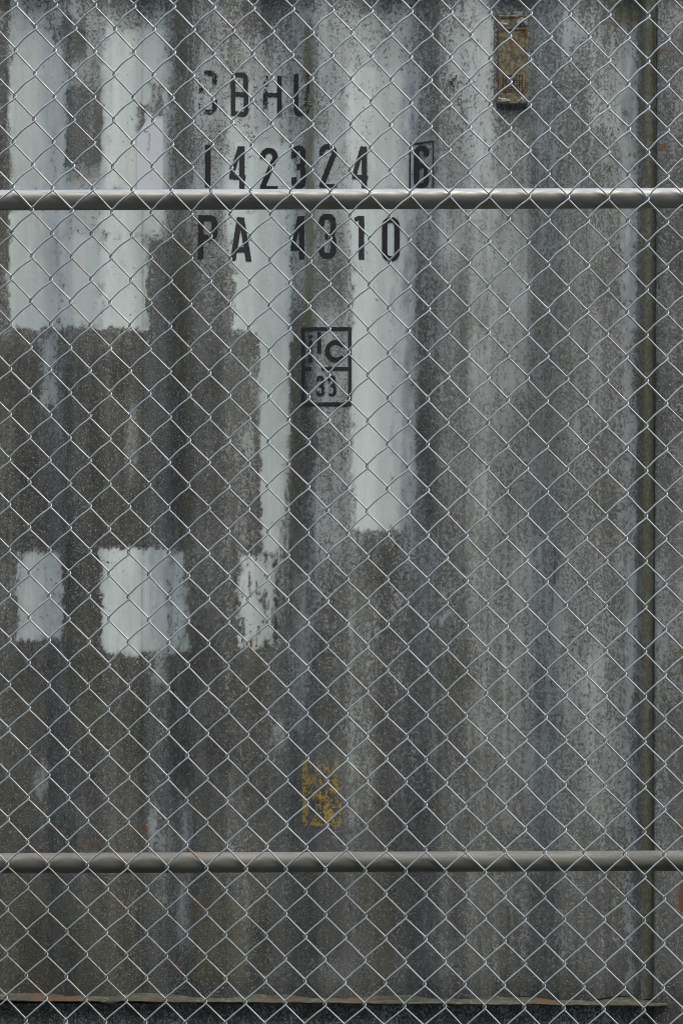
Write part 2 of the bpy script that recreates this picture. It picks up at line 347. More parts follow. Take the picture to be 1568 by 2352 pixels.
    # clotted spots
    for cx, cy, rx, ry, k in ((865, 1290, 60, 80, 2.2), (980, 1000, 24, 330, 1.5), (740, 1200, 50, 170, -1.2), (1020, 1420, 38, 16, -2), (505, 1730, 60, 50, 1), (90, 1790, 22, 60, -3),
                              (640, 1690, 22, 60, -3.2), (350, 1900, 16, 80, -3), (425, 1890, 18, 90, -2.5), (430, 2100, 24, 130, -2.5), (470, 1500, 40, 90, 1.5), (400, 2000, 40, 260, -1.0),
                              (300, 1030, 20, 160, -2.2), (565, 1010, 20, 60, -2.5), (590, 900, 14, 150, -1.2), (745, 1860, 40, 60, 1.0), (165, 100, 50, 60, 2.5), (430, 100, 60, 120, 1.5), (590, 40, 60, 40, 1.5),
                              (1500, 700, 30, 500, 0.6), (690, 1500, 30, 220, -1.5), (1360, 1650, 50, 260, -0.8), (1190, 1420, 60, 400, -0.4), (880, 1900, 60, 120, 0.8), (750, 2250, 60, 70, -1.2), (1010, 2180, 40, 90, -0.8)):
        lev = lev + k*sstep(0, 0.6, blob(px+2*wx, py+1.5*wy, cx, cy, rx, ry))
    lev = np.clip(lev, 0, 9.6)
    cov = np.clip(lev/9, 0, 1)
    tone = np.clip((lev-3.5)/5.8, 0, 1)
    film = np.clip((lev-1.2)/(3.6+1.4*sstep(420, 250, py)), 0, 0.97)
    clot = 0.38+0.9*fbm(px/110, py/200, 111, 3)
    for x0, x1, y0, y1, k in ((450, 1150, -50, 360, 0.85), (460, 640, 760, 2000, 0.85), (725, 960, 740, 1800, 0.95), (540, 640, 1262, 1500, 1.0), (960, 1010, 0, 1300, 0.7), (1300, 1460, 1150, 2300, 0.75), (20, 400, -50, 110, 0.9), (1280, 1450, 0, 420, 0.8), (600, 760, 1500, 2000, 0.8), (680, 1250, 2150, 2320, 0.7), (20, 445, 1250, 1510, 0.8), (440, 560, 320, 760, 0.9), (725, 830, 320, 760, 0.9)):
        clot = clot+(k-clot)*sstep(25, -25, box_sd(X, Y, x0, y0, x1, y1))
    for x0, x1, y0, y1, k in ((-60, 440, 800, 1240, 0.12), (1010, 1290, 420, 2100, 0.16), (660, 722, 0, 1500, 0.25), (-60, 340, 1700, 2320, 0.2), (1502, 1580, 0, 2400, 0.35)):
        clot = clot+(k-clot)*sstep(40, -40, box_sd(X, Y, x0, y0, x1, y1))
    clot = np.clip(np.maximum(clot+0.5*fbm(px/35, py/50, 112, 2), nearedge), 0, 1)
    # bluish sky sheen on one side of the ribs, painted in with chalky film
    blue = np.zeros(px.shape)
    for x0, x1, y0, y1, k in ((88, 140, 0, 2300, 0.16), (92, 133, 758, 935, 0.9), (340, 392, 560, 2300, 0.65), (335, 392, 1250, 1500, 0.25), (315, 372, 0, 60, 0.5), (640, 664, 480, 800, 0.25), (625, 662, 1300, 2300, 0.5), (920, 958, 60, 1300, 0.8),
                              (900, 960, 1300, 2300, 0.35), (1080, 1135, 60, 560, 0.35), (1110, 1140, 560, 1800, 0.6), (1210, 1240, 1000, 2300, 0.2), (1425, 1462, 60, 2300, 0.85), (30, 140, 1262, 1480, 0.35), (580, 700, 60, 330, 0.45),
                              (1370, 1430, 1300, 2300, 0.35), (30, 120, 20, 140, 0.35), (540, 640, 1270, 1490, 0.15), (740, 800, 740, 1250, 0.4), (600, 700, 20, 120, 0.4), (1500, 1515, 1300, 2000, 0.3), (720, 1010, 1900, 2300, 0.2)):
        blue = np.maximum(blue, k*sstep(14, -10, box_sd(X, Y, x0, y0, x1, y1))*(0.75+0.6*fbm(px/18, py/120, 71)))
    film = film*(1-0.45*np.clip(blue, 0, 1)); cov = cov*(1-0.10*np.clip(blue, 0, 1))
    olive = 0.05+0.35*fbm(px/60, py/200, 81)
    for x0, x1, y0, y1, k in ((700, 722, 60, 760, 0.85), (1466, 1500, 0, 2330, 0.7), (1488, 1500, 0, 2330, 1.0), (665, 685, 760, 1400, 0.5), (395, 430, 0, 900, 0.4), (1225, 1290, 600, 1100, 0.35), (420, 445, 560, 1500, 0.45),
                              (0, 300, 2050, 2300, 0.28), (155, 240, 1400, 1700, 0.3), (440, 560, 2060, 2250, 0.4), (820, 900, 1950, 2250, 0.3), (1190, 1240, 440, 620, 0.25), (1410, 1470, 0, 60, 0.7), (1520, 1570, 80, 140, 0.2)):
        olive = np.maximum(olive, k*sstep(9, -7, box_sd(X, py, x0, y0, x1, y1)))
    olive = np.clip(olive, 0, 1)
    rust = np.zeros(px.shape)
    for cx, cy, rx, ry, k in ((1512, 122, 12, 12, 1.0), (1520, 345, 22, 14, 0.9), (575, 1478, 6, 26, 1.3), (25, 125, 5, 14, 0.9), (1563, 2062, 14, 50, 1.1), (1568, 1530, 8, 50, 1.2), (1568, 1900, 7, 60, 1.0), (215, 1935, 50, 12, 0.5),
                              (330, 1908, 14, 12, 0.9), (65, 1640, 12, 40, 0.5), (500, 65, 20, 14, 0.5), (550, 45, 30, 14, 0.4), (1215, 1375, 6, 40, 0.3), (892, 1347, 16, 5, 0.5), (1210, 240, 20, 20, 0.4), (540, 60, 14, 8, 0.6), (275, 1950, 24, 6, 0.5),
                              (1505, 400, 16, 20, 0.4), (1265, 1320, 5, 60, 0.35), (1210, 1870, 14, 14, 0.4), (1515, 600, 10, 20, 0.5), (240, 45, 8, 8, 0.3)):
        rust = np.maximum(rust, k*sstep(0, 0.7, blob(px+0.6*wx, py+0.4*wy, cx, cy, rx, ry)))
    line = 0.0*px
    def vline(x, y0, y1, k, hw=2.5, wob=1.5):
        nonlocal line
        line = np.maximum(line, k*sstep(hw+2.5, 0, np.abs(px-x+wob*fbm(py/70+x, py*0, 91)))*sstep(y0-8, y0+8, py)*sstep(y1+8, y1-8, py)*(0.75+0.9*vn(py/16, px*0+x, 92)))
    vline(326, 40, 1520, 0.42, 1.5); vline(326, 1520, 2300, 0.3, 1.5); vline(1500, 20, 2330, 0.75, 2.5); vline(1466, 500, 2300, 0.45, 2); vline(1478, 900, 2300, 0.3, 1.5)
    vline(1100, 1700, 2300, 0.35, 1.5, 5); vline(1212, 60, 900, 0.3, 1.5, 4); vline(1005, 1500, 2300, 0.3, 2, 6); vline(1350, 500, 1500, 0.25, 1.5, 4); vline(120, 1500, 2300, 0.35, 2, 6); vline(395, 900, 1700, 0.35, 2, 5); vline(1170, 2060, 2180, 0.7, 2.5, 5)
    vline(1271, 1248, 1345, 1.1, 2.6, 6); vline(1268, 1345, 1420, 0.6, 2, 6); vline(728, 60, 330, 0.3, 2); vline(655, 1130, 1330, 0.8, 2.2, 5); vline(668, 1230, 1500, 0.4, 2); vline(690, 1260, 1600, 0.3, 2)
    return dict(clot=clot, cov=cov, tone=tone, film=film, blue=np.clip(blue, 0, 1), olive=olive, rust=rust, line=np.clip(line, 0, 1))

# the corrugated side facing the fence
xs = np.concatenate([np.arange(CX0+0.16, -0.32, 0.012), np.arange(-0.32, PX1+1e-6, 0.004)]); xs[-1] = PX1
zs = np.concatenate([[ZL-0.0], np.arange(ZL+0.005, ZT-0.002, 0.005), [ZT+0.016]])
X, Z = np.meshgrid(xs, zs); Y = surf(X, Z)
px, py = tophoto(X, Z, 0.018)
fl = fields(px, py)
mesh_obj('side_panel', np.stack([X, Y, Z], -1), gridfaces(len(xs), len(zs)), M_wall, cont, True, fl)

# corner post, right of the panel: upright plate with its own grime
xs2 = np.arange(PX1+0.001, CX1-0.001, 0.004); xs2 = np.concatenate([xs2, [CX1-0.002]])
zs2 = np.arange(Z0+0.118, Z1-0.118, 0.005)
X, Z = np.meshgrid(xs2, zs2); Yp = -0.004+0.004*sstep(0.006, 0, X-PX1)+0.0012*fbm(X*5, Z*2, 77, 2)+0.01*sstep(CX1-0.012, CX1, X)
px, py = tophoto(X, Z, 0.0)
po = mesh_obj('corner_post', np.stack([X, Yp, Z], -1), gridfaces(len(xs2), len(zs2)), M_wall, cont, True, fields(px, py))
b = MB(); b.box(PX1+0.002, CX1-0.002, 0.012, 0.15, Z0+0.118, Z1-0.118)
b.box(PX1+0.0005, PX1+0.0065, 0.0025, 0.0395, ZL, ZT)
b.build('post_web', M_steel, po)
b = MB(); b.box(CX0, CX0+0.16, 0, 0.15, Z0+0.118, Z1-0.118, 0.006); b.build('corner_post', M_mid, cont)
for x0 in (CX0, CX1-0.16):
    b = MB(); b.box(x0, x0+0.16, CY1-0.15, CY1, Z0+0.118, Z1-0.118, 0.006); b.build('corner_post', M_mid, cont)
for x0 in (CX0-0.004, CX1-0.174):
    for y0 in (-0.006, CY1-0.156):
        for z0 in (Z0-0.012, Z1-0.118+0.004):
            b = MB(); b.box(x0, x0+0.178, y0, y0+0.162, z0 if z0 > 1 else -0.006, z0+0.118, 0.008)
            # oval opening seen on the long face
            b.build('corner_casting', M_mid, cont)
# top rail with overhang; roof; far side; ends
b = MB(); b.box(CX0+0.16, PX1+0.03, -0.004, 0.05, ZT+0.012, Z1, 0.004); b.build('top_rail', M_steel, cont)
b = MB(); b.box(CX0+0.02, CX1-0.02, 0.052, CY1-0.02, Z1-0.025, Z1-0.005); b.build('roof', M_steel, cont)
b = MB()
xr = np.arange(CX0+0.16, CX1-0.16, 0.0695)
V = []; F = []
for i, x in enumerate(xr):
    yy = CY1-0.005-(DEP if (i//2) % 2 else 0); V += [(x, yy, Z0+0.16), (x, yy, Z1-0.03)]
    if i: F.append([2*i-2, 2*i, 2*i+1, 2*i-1])
b.add(V, F); b.build('rear_panel', M_mid, cont)
for xe, sg in ((CX0+0.03, 1), (CX1-0.03, -1)):
    b = MB(); V = []; F = []; ye = np.arange(0.15, CY1-0.15, 0.0625)
    for i, y in enumerate(ye):
        xx = xe+sg*(0.04 if (i//2) % 2 else 0); V += [(xx, y, Z0+0.10), (xx, y, Z1-0.03)]
        if i: F.append([2*i-2, 2*i, 2*i+1, 2*i-1])
    b.add(V, F); b.build('end_panel', M_mid, cont)
# ledge (flange of the bottom rail) and the set-back web under it
xl = np.arange(CX0+0.16, 1.5385, 0.006)
def flange(x):
    drop = -0.0055*(x-0.7)/0.7*np.clip((x+1.5), 0, 1)
    zt = ZL+drop+0.0016*fbm(x*9, x*0, 101, 3)+0.0012*fbm(x*40, x*0, 102, 2)
    yf = -0.016+0.004*fbm(x*7, x*0+4, 103, 3)
    return zt, yf
zt, yf = flange(xl); th = 0.0042+0.002*fbm(xl*11, xl*0+9, 104, 3) + 0.007*np.exp(-((xl-0.248)/0.022)**2)
fil = 0.0045*np.clip(0.6+1.6*fbm(xl*16, xl*0+2, 105, 3), 0, 2)     # crusted dirt piled in the corner against the panel
rows = [np.stack([xl, yf+0.006, zt-th], -1), np.stack([xl, yf, zt-th], -1), np.stack([xl, yf-0.0008, zt-th*0.4], -1), np.stack([xl, yf+0.0015, zt], -1),
        np.stack([xl, profs(xl)-0.008, zt+0.0008], -1), np.stack([xl, profs(xl)+0.0035, zt+0.002+fil], -1)]
V = np.concatenate(rows); led = mesh_obj('bottom_rail', V, gridfaces(len(xl), len(rows)), M_ledge, cont, True)
b = MB(); b.box(CX0+0.16, 1.541, 0.010, 0.05, Z0+0.02, ZL-0.014); b.box(CX0+0.16, 1.541, -0.012, 0.028, Z0+0.012, Z0+0.0195)
b.box(CX0+0.16, 1.541, 0.002, 0.1, ZL-0.0135, ZL-0.0085)
b.build('rail_web', M_web, led)
b = MB(); b.box(1.5412, CX1-0.174, -0.001, 0.028, Z0+0.105, ZL+0.02); b.build('post_foot', M_mid, cont)
b = MB(); b.box(CX0+0.1, CX1-0.1, 0.1, CY1-0.1, Z0+0.02, Z0+0.14); b.build('floor_frame', M_steel, cont)

# ------------------------------------------------------------------ stencilled markings
def bx(x0, y0, x1, y1): return lambda x, y: box_sd(x, y, x0, y0, x1, y1)
def seg(x0, y0, x1, y1, t):
    L = math.hypot(x1-x0, y1-y0); ux, uy = (x1-x0)/L, (y1-y0)/L
    def f(x, y):
        a = (x-x0)*ux+(y-y0)*uy; c = np.abs(-(x-x0)*uy+(y-y0)*ux)
        return np.maximum(np.maximum(-a, a-L), c-t/2)
    return f
def ring(x0, y0, x1, y1, t, r):
    cx, cy, hx, hy = (x0+x1)/2, (y0+y1)/2, (x1-x0)/2, (y1-y0)/2
    ri = max(r-t, 0.5)
    def rb(x, y, hx, hy, r):
        qx = np.abs(x-cx)-hx+r; qy = np.abs(y-cy)-hy+r
        return np.hypot(np.maximum(qx, 0), np.maximum(qy, 0))+np.minimum(np.maximum(qx, qy), 0)-r
    return lambda x, y: np.maximum(rb(x, y, hx, hy, r), -rb(x, y, hx-t, hy-t, ri))
def U(*f): return lambda x, y: np.minimum.reduce([g(x, y) for g in f])
def A(f, *g): return lambda x, y: np.maximum.reduce([f(x, y)]+[h(x, y) for h in g])
def NOT(f): return lambda x, y: -f(x, y)
def poly_clip(y0, y1): return lambda x, y: np.maximum(y0-y, y-y1)
def glyph(ch, x0, y0, x1, y1, t=12.5):
    w, h = x1-x0, y1-y0; r = w*0.5; q = y0+h*0.5
    if ch == '0': return ring(x0, y0, x1, y1, t, r*0.98)
    if ch == 'C': return A(ring(x0, y0, x1, y1, t, r*0.95), NOT(bx(x0+w*0.5, y0+h*0.33, x1+9, y1-h*0.33)))
    if ch == 'U': return U(A(ring(x0, y0-40, x1, y1, t, r*0.9), poly_clip(y0, y1+9)))
    if ch == 'H': return U(bx(x0, y0, x0+t, y1), bx(x1-t, y0, x1, y1), bx(x0, q-t*0.5-3, x1, q+t*0.4-3))
    if ch == 'B': return U(bx(x0, y0, x0+t*0.95, y1), A(ring(x0-20, y0, x1-1, q+t*0.5, t, r*0.62), bx(x0, y0, x1, y1)), A(ring(x0-20, q-t*0.5, x1, y1, t, r*0.62), bx(x0, y0, x1, y1)))
    if ch == 'P': return U(bx(x0, y0, x0+t, y1), A(ring(x0-30, y0, x1, y0+h*0.58, t*1.05, r*0.75), bx(x0, y0, x1, y1)))
    if ch == '1': return U(bx(x1-t, y0, x1, y1), A(seg(x1-t*1.9, y0+h*0.11, x1-t*0.2, y0, t*0.75), bx(x1-t*1.8, y0, x1, y0+h*0.16)))
    if ch in 'i|': return bx(x0, y0, x1, y1)
    if ch == '4': return U(bx(x0+w*0.60, y0, x0+w*0.60+t, y1), bx(x0, y0+h*0.68, x1, y0+h*0.79), A(seg(x0+t*0.32, y0+h*0.75, x0+w*0.70, y0-h*0.06, t*0.8), bx(x0, y0, x1, y0+h*0.79)))
    if ch == 'A': return U(A(seg(x0+t*0.42, y1+4, x0+w*0.47, y0-6, t*0.98), bx(x0, y0, x1, y1)), A(seg(x1-t*0.42, y1+4, x0+w*0.50, y0-6, t*0.98), bx(x0, y0, x1, y1)), bx(x0+w*0.24, y0+h*0.67, x1-w*0.24, y0+h*0.80))
    if ch == '2':
        top = A(ring(x0, y0, x1, y0+w*1.35, t, r*0.98), NOT(bx(x0-5, y0+h*0.27, x0+w*0.6, y0+200)), NOT(bx(x0-5, y0+w*0.72, x1+9, y0+200)))
        dg = A(seg(x0+t*0.42, y1-t*0.3, x1-t*0.62, y0+w*0.62, t*1.0), bx(x0, y0+w*0.66, x1, y1))
        return U(top, dg, bx(x0, y1-t*0.62, x1, y1))
    if ch == '3':
        up = A(ring(x0, y0, x1-1, q+t*0.45, t, r*0.9), NOT(bx(x0-5, y0+h*0.28, x0+w*0.36, q+40)))
        lo = A(ring(x0, q-t*0.5, x1, y1, t, r*0.9), NOT(bx(x0-5, q-40, x0+w*0.36, y1-h*0.27)))
        return U(up, lo)
    if ch == '6':
        lo = ring(x0, y0+h*0.40, x1, y1, t, r*0.9)
        up = A(ring(x0, y0, x1, y1, t, r*0.95), bx(x0-2, y0-2, x1+2, y0+h*0.26)); lf = bx(x0, y0+h*0.2, x0+t, y0+h*0.7)
        return U(lo, up, lf)
    if ch == 'c':
        cx, cy = (x0+x1)/2, (y0+y1)/2; R0 = (y1-y0)/2
        return lambda x, y: np.maximum(np.abs(np.hypot(x-cx, y-cy)-(R0-t/2))-t/2, (x-cx)*0.9-np.abs(y-cy)*1.05-2)
def sheet(name, f, x0, y0, x1, y1, mat, wear, parent, off=0.0009, cell=0.0015, marg=1.2):
    """thin coat of paint that follows the ribs"""
    a0, b1 = toworld(x0-4, y0-4, 0.018); a1, b0 = toworld(x1+4, y1+4, 0.018)
    xs = np.arange(a0, a1, cell); zs = np.arange(b0, b1, cell)
    X, Z = np.meshgrid(xs, zs); px, py = tophoto(X, Z, 0.018)
    sd = f(px, py)
    wv = wear(px, py) if callable(wear) else np.full(px.shape, float(wear))
    F = gridfaces(len(xs), len(zs)); keep = sd.ravel()[F].min(1) < marg; F = F[keep]
    used = np.unique(F); re = np.full(sd.size, -1); re[used] = np.arange(len(used))
    V = np.stack([X, surf(X, Z)-off, Z], -1).reshape(-1, 3)[used]
    return mesh_obj(name, V, re[F], mat, parent, True, dict(sdf=sd.ravel()[used]/1000, wear=wv.ravel()[used]))
K = 1/1.148
def letters(items, T):
    for ch, x0, y0, x1, y1, wr in items:
        x0, y0, x1, y1 = x0*K, y0*K, x1*K, y1*K
        sheet('stencil_digit' if ch.isdigit() or ch == '|' else 'stencil_letter', glyph(ch, x0, y0, x1, y1, T), x0, y0, x1, y1, M_ink, wr, cont)
W0 = lambda a, k=0.5: (lambda px, py: a + k*fbm(px/18, py/30, 131, 2))
letters((('C', 525, 189, 574, 305, lambda px, py: 0.38+0.35*sstep(482, 462, px)+0.3*fbm(px/9, py/14, 7, 2)), ('B', 609.7, 191.5, 655, 307, W0(0.02, 0.3)), ('H', 693, 196, 742.5, 307, lambda px, py: 0.50-0.36*sstep(628, 640, px)+0.3*sstep(245, 262, py)),
         ('U', 774, 194, 815.7, 307, lambda px, py: 0.08+0.62*sstep(688, 700, px))), 11)
letters((('|', 542, 384, 557, 496, W0(-0.15)), ('4', 605.6, 385.6, 648, 498, W0(-0.15)), ('2', 685, 387, 732, 497, W0(-0.1)), ('3', 768, 383, 806.5, 497, W0(-0.02)), ('2', 842, 382, 888, 497, W0(0.0)),
         ('4', 928, 386, 970, 497, W0(-0.3)), ('6', 1090.5, 383, 1130, 496, W0(-0.15))), 12.5)
letters((('P', 523.6, 569.5, 574.6, 685, W0(-0.05)), ('A', 608, 573, 663, 689, W0(-0.2)), ('4', 765.7, 569.5, 802.5, 684, W0(-0.08)), ('3', 840.4, 566, 886.7, 683, W0(-0.02)), ('1', 932, 569.5, 960, 685, W0(-0.25)), ('0', 1006.8, 570, 1054, 688, W0(-0.2))), 12.8)
f = U(bx(1078.5*K, 377*K, 1083*K, 505*K), seg(1079*K, 378.8*K, 1143*K, 374.5*K, 4.2), A(bx(1139*K, 375*K, 1142.6*K, 505*K), bx(0, 0, 9999, 9999)))
sheet('digit_frame', f, 1078*K, 373*K, 1143*K, 506*K, M_ink, lambda px, py: -0.3+0.4*sstep(985, 992, px), cont)
# inspection mark: frame with i, l, C above and two worn digits below
IX = lambda v: (770+v/7.84)*K
IY = lambda v: (840+v/7.84)*K
fr = U(A(bx(IX(195), IY(185), IX(1230), IY(1815)), NOT(bx(IX(262), IY(262), IX(1155), IY(1735)))), bx(IX(200), IY(1005), IX(1220), IY(1080)))
wfr = lambda px, py: -0.12+0.85*sstep(0, 0.45, blob(px, py, IX(520), IY(1040), 18, 10))+0.45*sstep(0, 0.5, blob(px, py, IX(520), IY(1780), 40, 9))+0.25*sstep(0, 0.5, blob(px, py, IX(1000), IY(230), 20, 10))
mk = sheet('inspection_mark', fr, IX(195), IY(185), IX(1230), IY(1815), M_ink, wfr, cont)
for nm, f, a, wr in (('stencil_letter', U(bx(IX(340), IY(455), IX(420), IY(910)), bx(IX(340), IY(350), IX(425), IY(415))), (340, 350, 425, 910), 0.0),
                     ('stencil_letter', bx(IX(520), IY(280), IX(603), IY(722)), (520, 280, 603, 722), 0.02),
                     ('stencil_letter', glyph('c', IX(680), IY(448), IX(1140), IY(908), 11), (680, 448, 1140, 908), -0.05),
                     ('stencil_digit', glyph('3', IX(500), IY(1185), IX(672), IY(1610), 7.2), (500, 1185, 672, 1610), W0(0.22, 0.8)),
                     ('stencil_digit', glyph('3', IX(740), IY(1185), IX(912), IY(1610), 7.2), (740, 1185, 912, 1610), W0(0.22, 0.8))):
    sheet(nm, f, IX(a[0]), IY(a[1]), IX(a[2]), IY(a[3]), M_ink, wr, mk)
# pale tape remains and the worn yellow label
def tape_w(px, py): return -0.35+0.8*sstep(425, 300, py)*0+0.5*sstep(400, 425, py)*(vn(px/9, py/6, 3)+0.5)+0.75*sstep(0, 0.5, blob(px, py, 338, 310, 12, 60))
t1 = lambda x, y: np.minimum(box_sd(x, y, 346, 269, 373, 436), np.maximum(box_sd(x, y, 313, 250, 347, 436), (310-(y))*0.6+(x-313)*-1.0+0*x))
sheet('tape_remnant', t1, 313, 250, 373, 436, M_tape, tape_w, cont, 0.0006)
yl = lambda x, y: box_sd(x, y, 694, 1745, 784, 1896)
def yw(px, py):
    v = 0.79+0.9*fbm(px/5, py/5, 3, 3)
    v = v-0.42*sstep(12, 4, np.abs(px-699))+0.0-0.40*sstep(0, 0.5, blob(px, py, 765, 1808, 16, 16))-0.45*sstep(0, 0.5, blob(px, py, 755, 1866, 14, 26))-0.35*sstep(0, 0.5, blob(px, py, 782, 1840, 8, 36))-0.42*sstep(0, 0.5, blob(px, py, 722, 1888, 20, 10))-0.35*sstep(0, 0.5, blob(px, py, 735, 1825, 30, 14))-0.3*sstep(0, 0.5, blob(px, py, 715, 1795, 12, 16))-0.3*sstep(0, 0.5, blob(px, py, 775, 1890, 18, 12))
    return v
sheet('label_remnant', yl, 694, 1745, 784, 1896, M_yel, yw, cont, 0.0006)

# ------------------------------------------------------------------ ventilator in its recess
VX0, VZ1 = map(float, toworld(1143, 32, 0.02)); VX1, VZ0 = map(float, toworld(1212, 239, 0.02))
yb, yf = DEP+0.004, DEP-0.009
def rrect(x0, x1, z0, z1, r, n=5):
    P = []
    for cx, cz, a0 in ((x1-r, z1-r, 0), (x0+r, z1-r, 90), (x0+r, z0+r, 180), (x1-r, z0+r, 270)):
        for k in range(n): a = R(a0+90*k/(n-1)); P.append((cx+r*math.cos(a), cz+r*math.sin(a)))
    return P
b = MB()
bk = MB(); bk.box(VX0-0.008, VX1+0.005, DEP-0.004, DEP+0.006, VZ0-0.004, VZ1+0.008, 0.002)
hx0, hx1 = VX0+0.0095, VX0+0.0095+8*0.0062; hz0 = VZ0+0.026; hz1 = hz0+8*0.0054
L1 = rrect(VX0, VX1, VZ0, VZ1, 0.005); L2 = rrect(VX0+0.003, VX1-0.003, VZ0+0.003, VZ1-0.003, 0.005); L3 = rrect(VX0+0.006, VX1-0.006, VZ0+0.006, VZ1-0.006, 0.004)
n = len(L1); V = [(x, yb, z) for x, z in L1]+[(x, yf+0.004, z) for x, z in L1]+[(x, yf, z) for x, z in L2]+[(x, yf, z) for x, z in L3]
F = [[k*n+i, k*n+(i+1) % n, (k+1)*n+(i+1) % n, (k+1)*n+i] for k in range(3) for i in range(n)]
b.add(V, F)
# front face: rim, plain sheet above and below the grille, perforated field
xa, xb_, za, zb = VX0+0.006, VX1-0.006, VZ0+0.006, VZ1-0.006
yc = yf+0.0015
def quad(x0, x1, z0, z1, y=yc): b.add([(x0, y, z0), (x1, y, z0), (x1, y, z1), (x0, y, z1)], [[0, 1, 2, 3]])
quad(xa, xb_, za, hz0); quad(xa, xb_, hz1, zb); quad(xa, hx0, hz0, hz1); quad(hx1, xb_, hz0, hz1)
for x0, x1, z0, z1 in ((xa, xb_, zb-0.0005, zb), (xa, xb_, za, za+0.0005)): b.box(x0, x1, yf, yc+0.0002, z0, z1)
for i in range(8):
    for j in range(8):
        x0 = hx0+i*0.0062; z0 = hz0+j*0.0054; cx, cz = x0+0.0031, z0+0.0027
        sq = [(x0, z0), (cx, z0), (x0+0.0062, z0), (x0+0.0062, cz), (x0+0.0062, z0+0.0054), (cx, z0+0.0054), (x0, z0+0.0054), (x0, cz)]
        an = [225, 270, 315, 0, 45, 90, 135, 180]
        V = [(x, yc, z) for x, z in sq]+[(cx+0.0022*math.cos(R(a)), yc, cz+0.0022*math.sin(R(a))) for a in an]+[(cx+0.0022*math.cos(R(a)), yc+0.003, cz+0.0022*math.sin(R(a))) for a in an]
        b.add(V, [[k, (k+1) % 8, 8+(k+1) % 8, 8+k] for k in range(8)]+[[8+k, 8+(k+1) % 8, 16+(k+1) % 8, 16+k] for k in range(8)])
b.box(xa+0.001, xb_-0.001, yf-0.0005, yc+0.001, VZ1-0.034, VZ1-0.0305)
v = b.build('ventilator', M_vent, cont); v['label'] = 'rusty ochre ventilator cover with small grille holes'
b = MB(); b.box(hx0-0.002, hx1+0.002, yc+0.006, yc+0.007, hz0-0.002, hz1+0.002); b.build('grille_backing', M_dark, v)
bk.build('mounting_plate', M_mid, v)
import bmesh
def lump(cx, cy, cz, sx, sy, sz, seed, mat, name, parent):
    bm = bmesh.new(); bmesh.ops.create_icosphere(bm, subdivisions=4, radius=1)
    P = np.array([v.co[:] for v in bm.verts]); nn = 1+0.7*fbm(P[:, 0]*1.6+seed, P[:, 2]*1.6+P[:, 1], seed, 4)
    P = P*nn[:, None]*np.array([sx, sy, sz])+np.array([cx, cy, cz]); bm.verts.index_update()
    F = [[v.index for v in f.verts] for f in bm.faces]; bm.free()
    return mesh_obj(name, P, F, mat, parent, True)
for k, (x, z, sx, sz) in enumerate(((VX0+0.013, VZ1-0.022, 0.010, 0.008), (VX1-0.015, VZ1-0.018, 0.013, 0.010), (VX0+0.014, VZ0+0.008, 0.014, 0.007), (VX1-0.013, VZ0+0.008, 0.010, 0.008))):
    lump(x, yf+0.001, z, sx, 0.0035, sz, 3+k, M_seal, 'sealant_lump', v)
b = MB(); 
zz = np.linspace(VZ0+0.01, VZ1-0.005, 60)
for k in range(len(zz)-1):
    x = VX0-0.009+0.0012*math.sin(k*1.7); b.box(x, x+0.0035, DEP-0.007+0.001*math.sin(k*2.3), DEP+0.002, zz[k], zz[k+1]-0.0006)
b.build('weld_bead', M_seal, v)
for cx, cy, r, sd in ((1045, 186, 0.012, 5), (706, 236, 0.007, 9)):
    x, z = map(float, toworld(cx, cy, 0.0)); V = []; F = []
    rng = np.random.RandomState(sd)
    o = None
    mb = MB()
    for k in range(9):
        a = rng.rand()*6.28; q = r*(0.55+0.5*rng.rand()); xx, z_ = x+q*math.cos(a), z+q*math.sin(a)
        yy = float(surf(np.array([xx]), np.array([z_]))[0]); s_ = r*0.24*(0.6+rng.rand())
        mb.box(xx-s_, xx+s_, yy-0.004*(0.5+rng.rand()), yy+0.001, z_-s_*0.5, z_+s_*0.5, s_*0.3)
    mb.build('weld_scar', M_seal, cont)

# ------------------------------------------------------------------ chain link fence
FY = -1.20
fence = empty('chain_link_fence', (0.784, FY, 0.0), 'galvanised chain link fence with two horizontal pipe rails in front of the container', 'fence')
TLx, TLz = toworld(45*K, 11.5*K, FY); TRx, TRz = toworld(1709*K, 40*K, FY); BLx, BLz = toworld(17*K, 2631*K, FY); BRx, BRz = toworld(1695*K, 2663*K, FY)
def knot(i, j):
    """i: diamond column 0..16 across the picture, j: diamond row 0..22 down it (halves for the offset knots)"""
    u = i/16; v = j/22
    x = (TLx*(1-u)+TRx*u)*(1-v)+(BLx*(1-u)+BRx*u)*v
    z = (TLz*(1-u)+TRz*u)*(1-v)+(BLz*(1-u)+BRz*u)*v
    x = x - 0.004*np.exp(-((v-0.35)/0.25)**2)*(1-u)
    x = x + 0.0016*vn(i*0.9+9, j*0.35+3, 5) + 0.0012*vn(i*2+1, j*2+1, 6); z = z + 0.0016*vn(i*0.4+2, j*1.1+7, 7) + 0.0012*vn(i*2+5, j*2+3, 8)
    return x, z
WR = 0.00147; E = 0.00185; AY = 0.0021
i0, i1, j0, j1 = -11, 29, -4, 28
NS = 8
ang = np.arange(NS)/NS*2*np.pi
allV = []; allF = []; allR = []; nv = 0
HZ = 0.0046
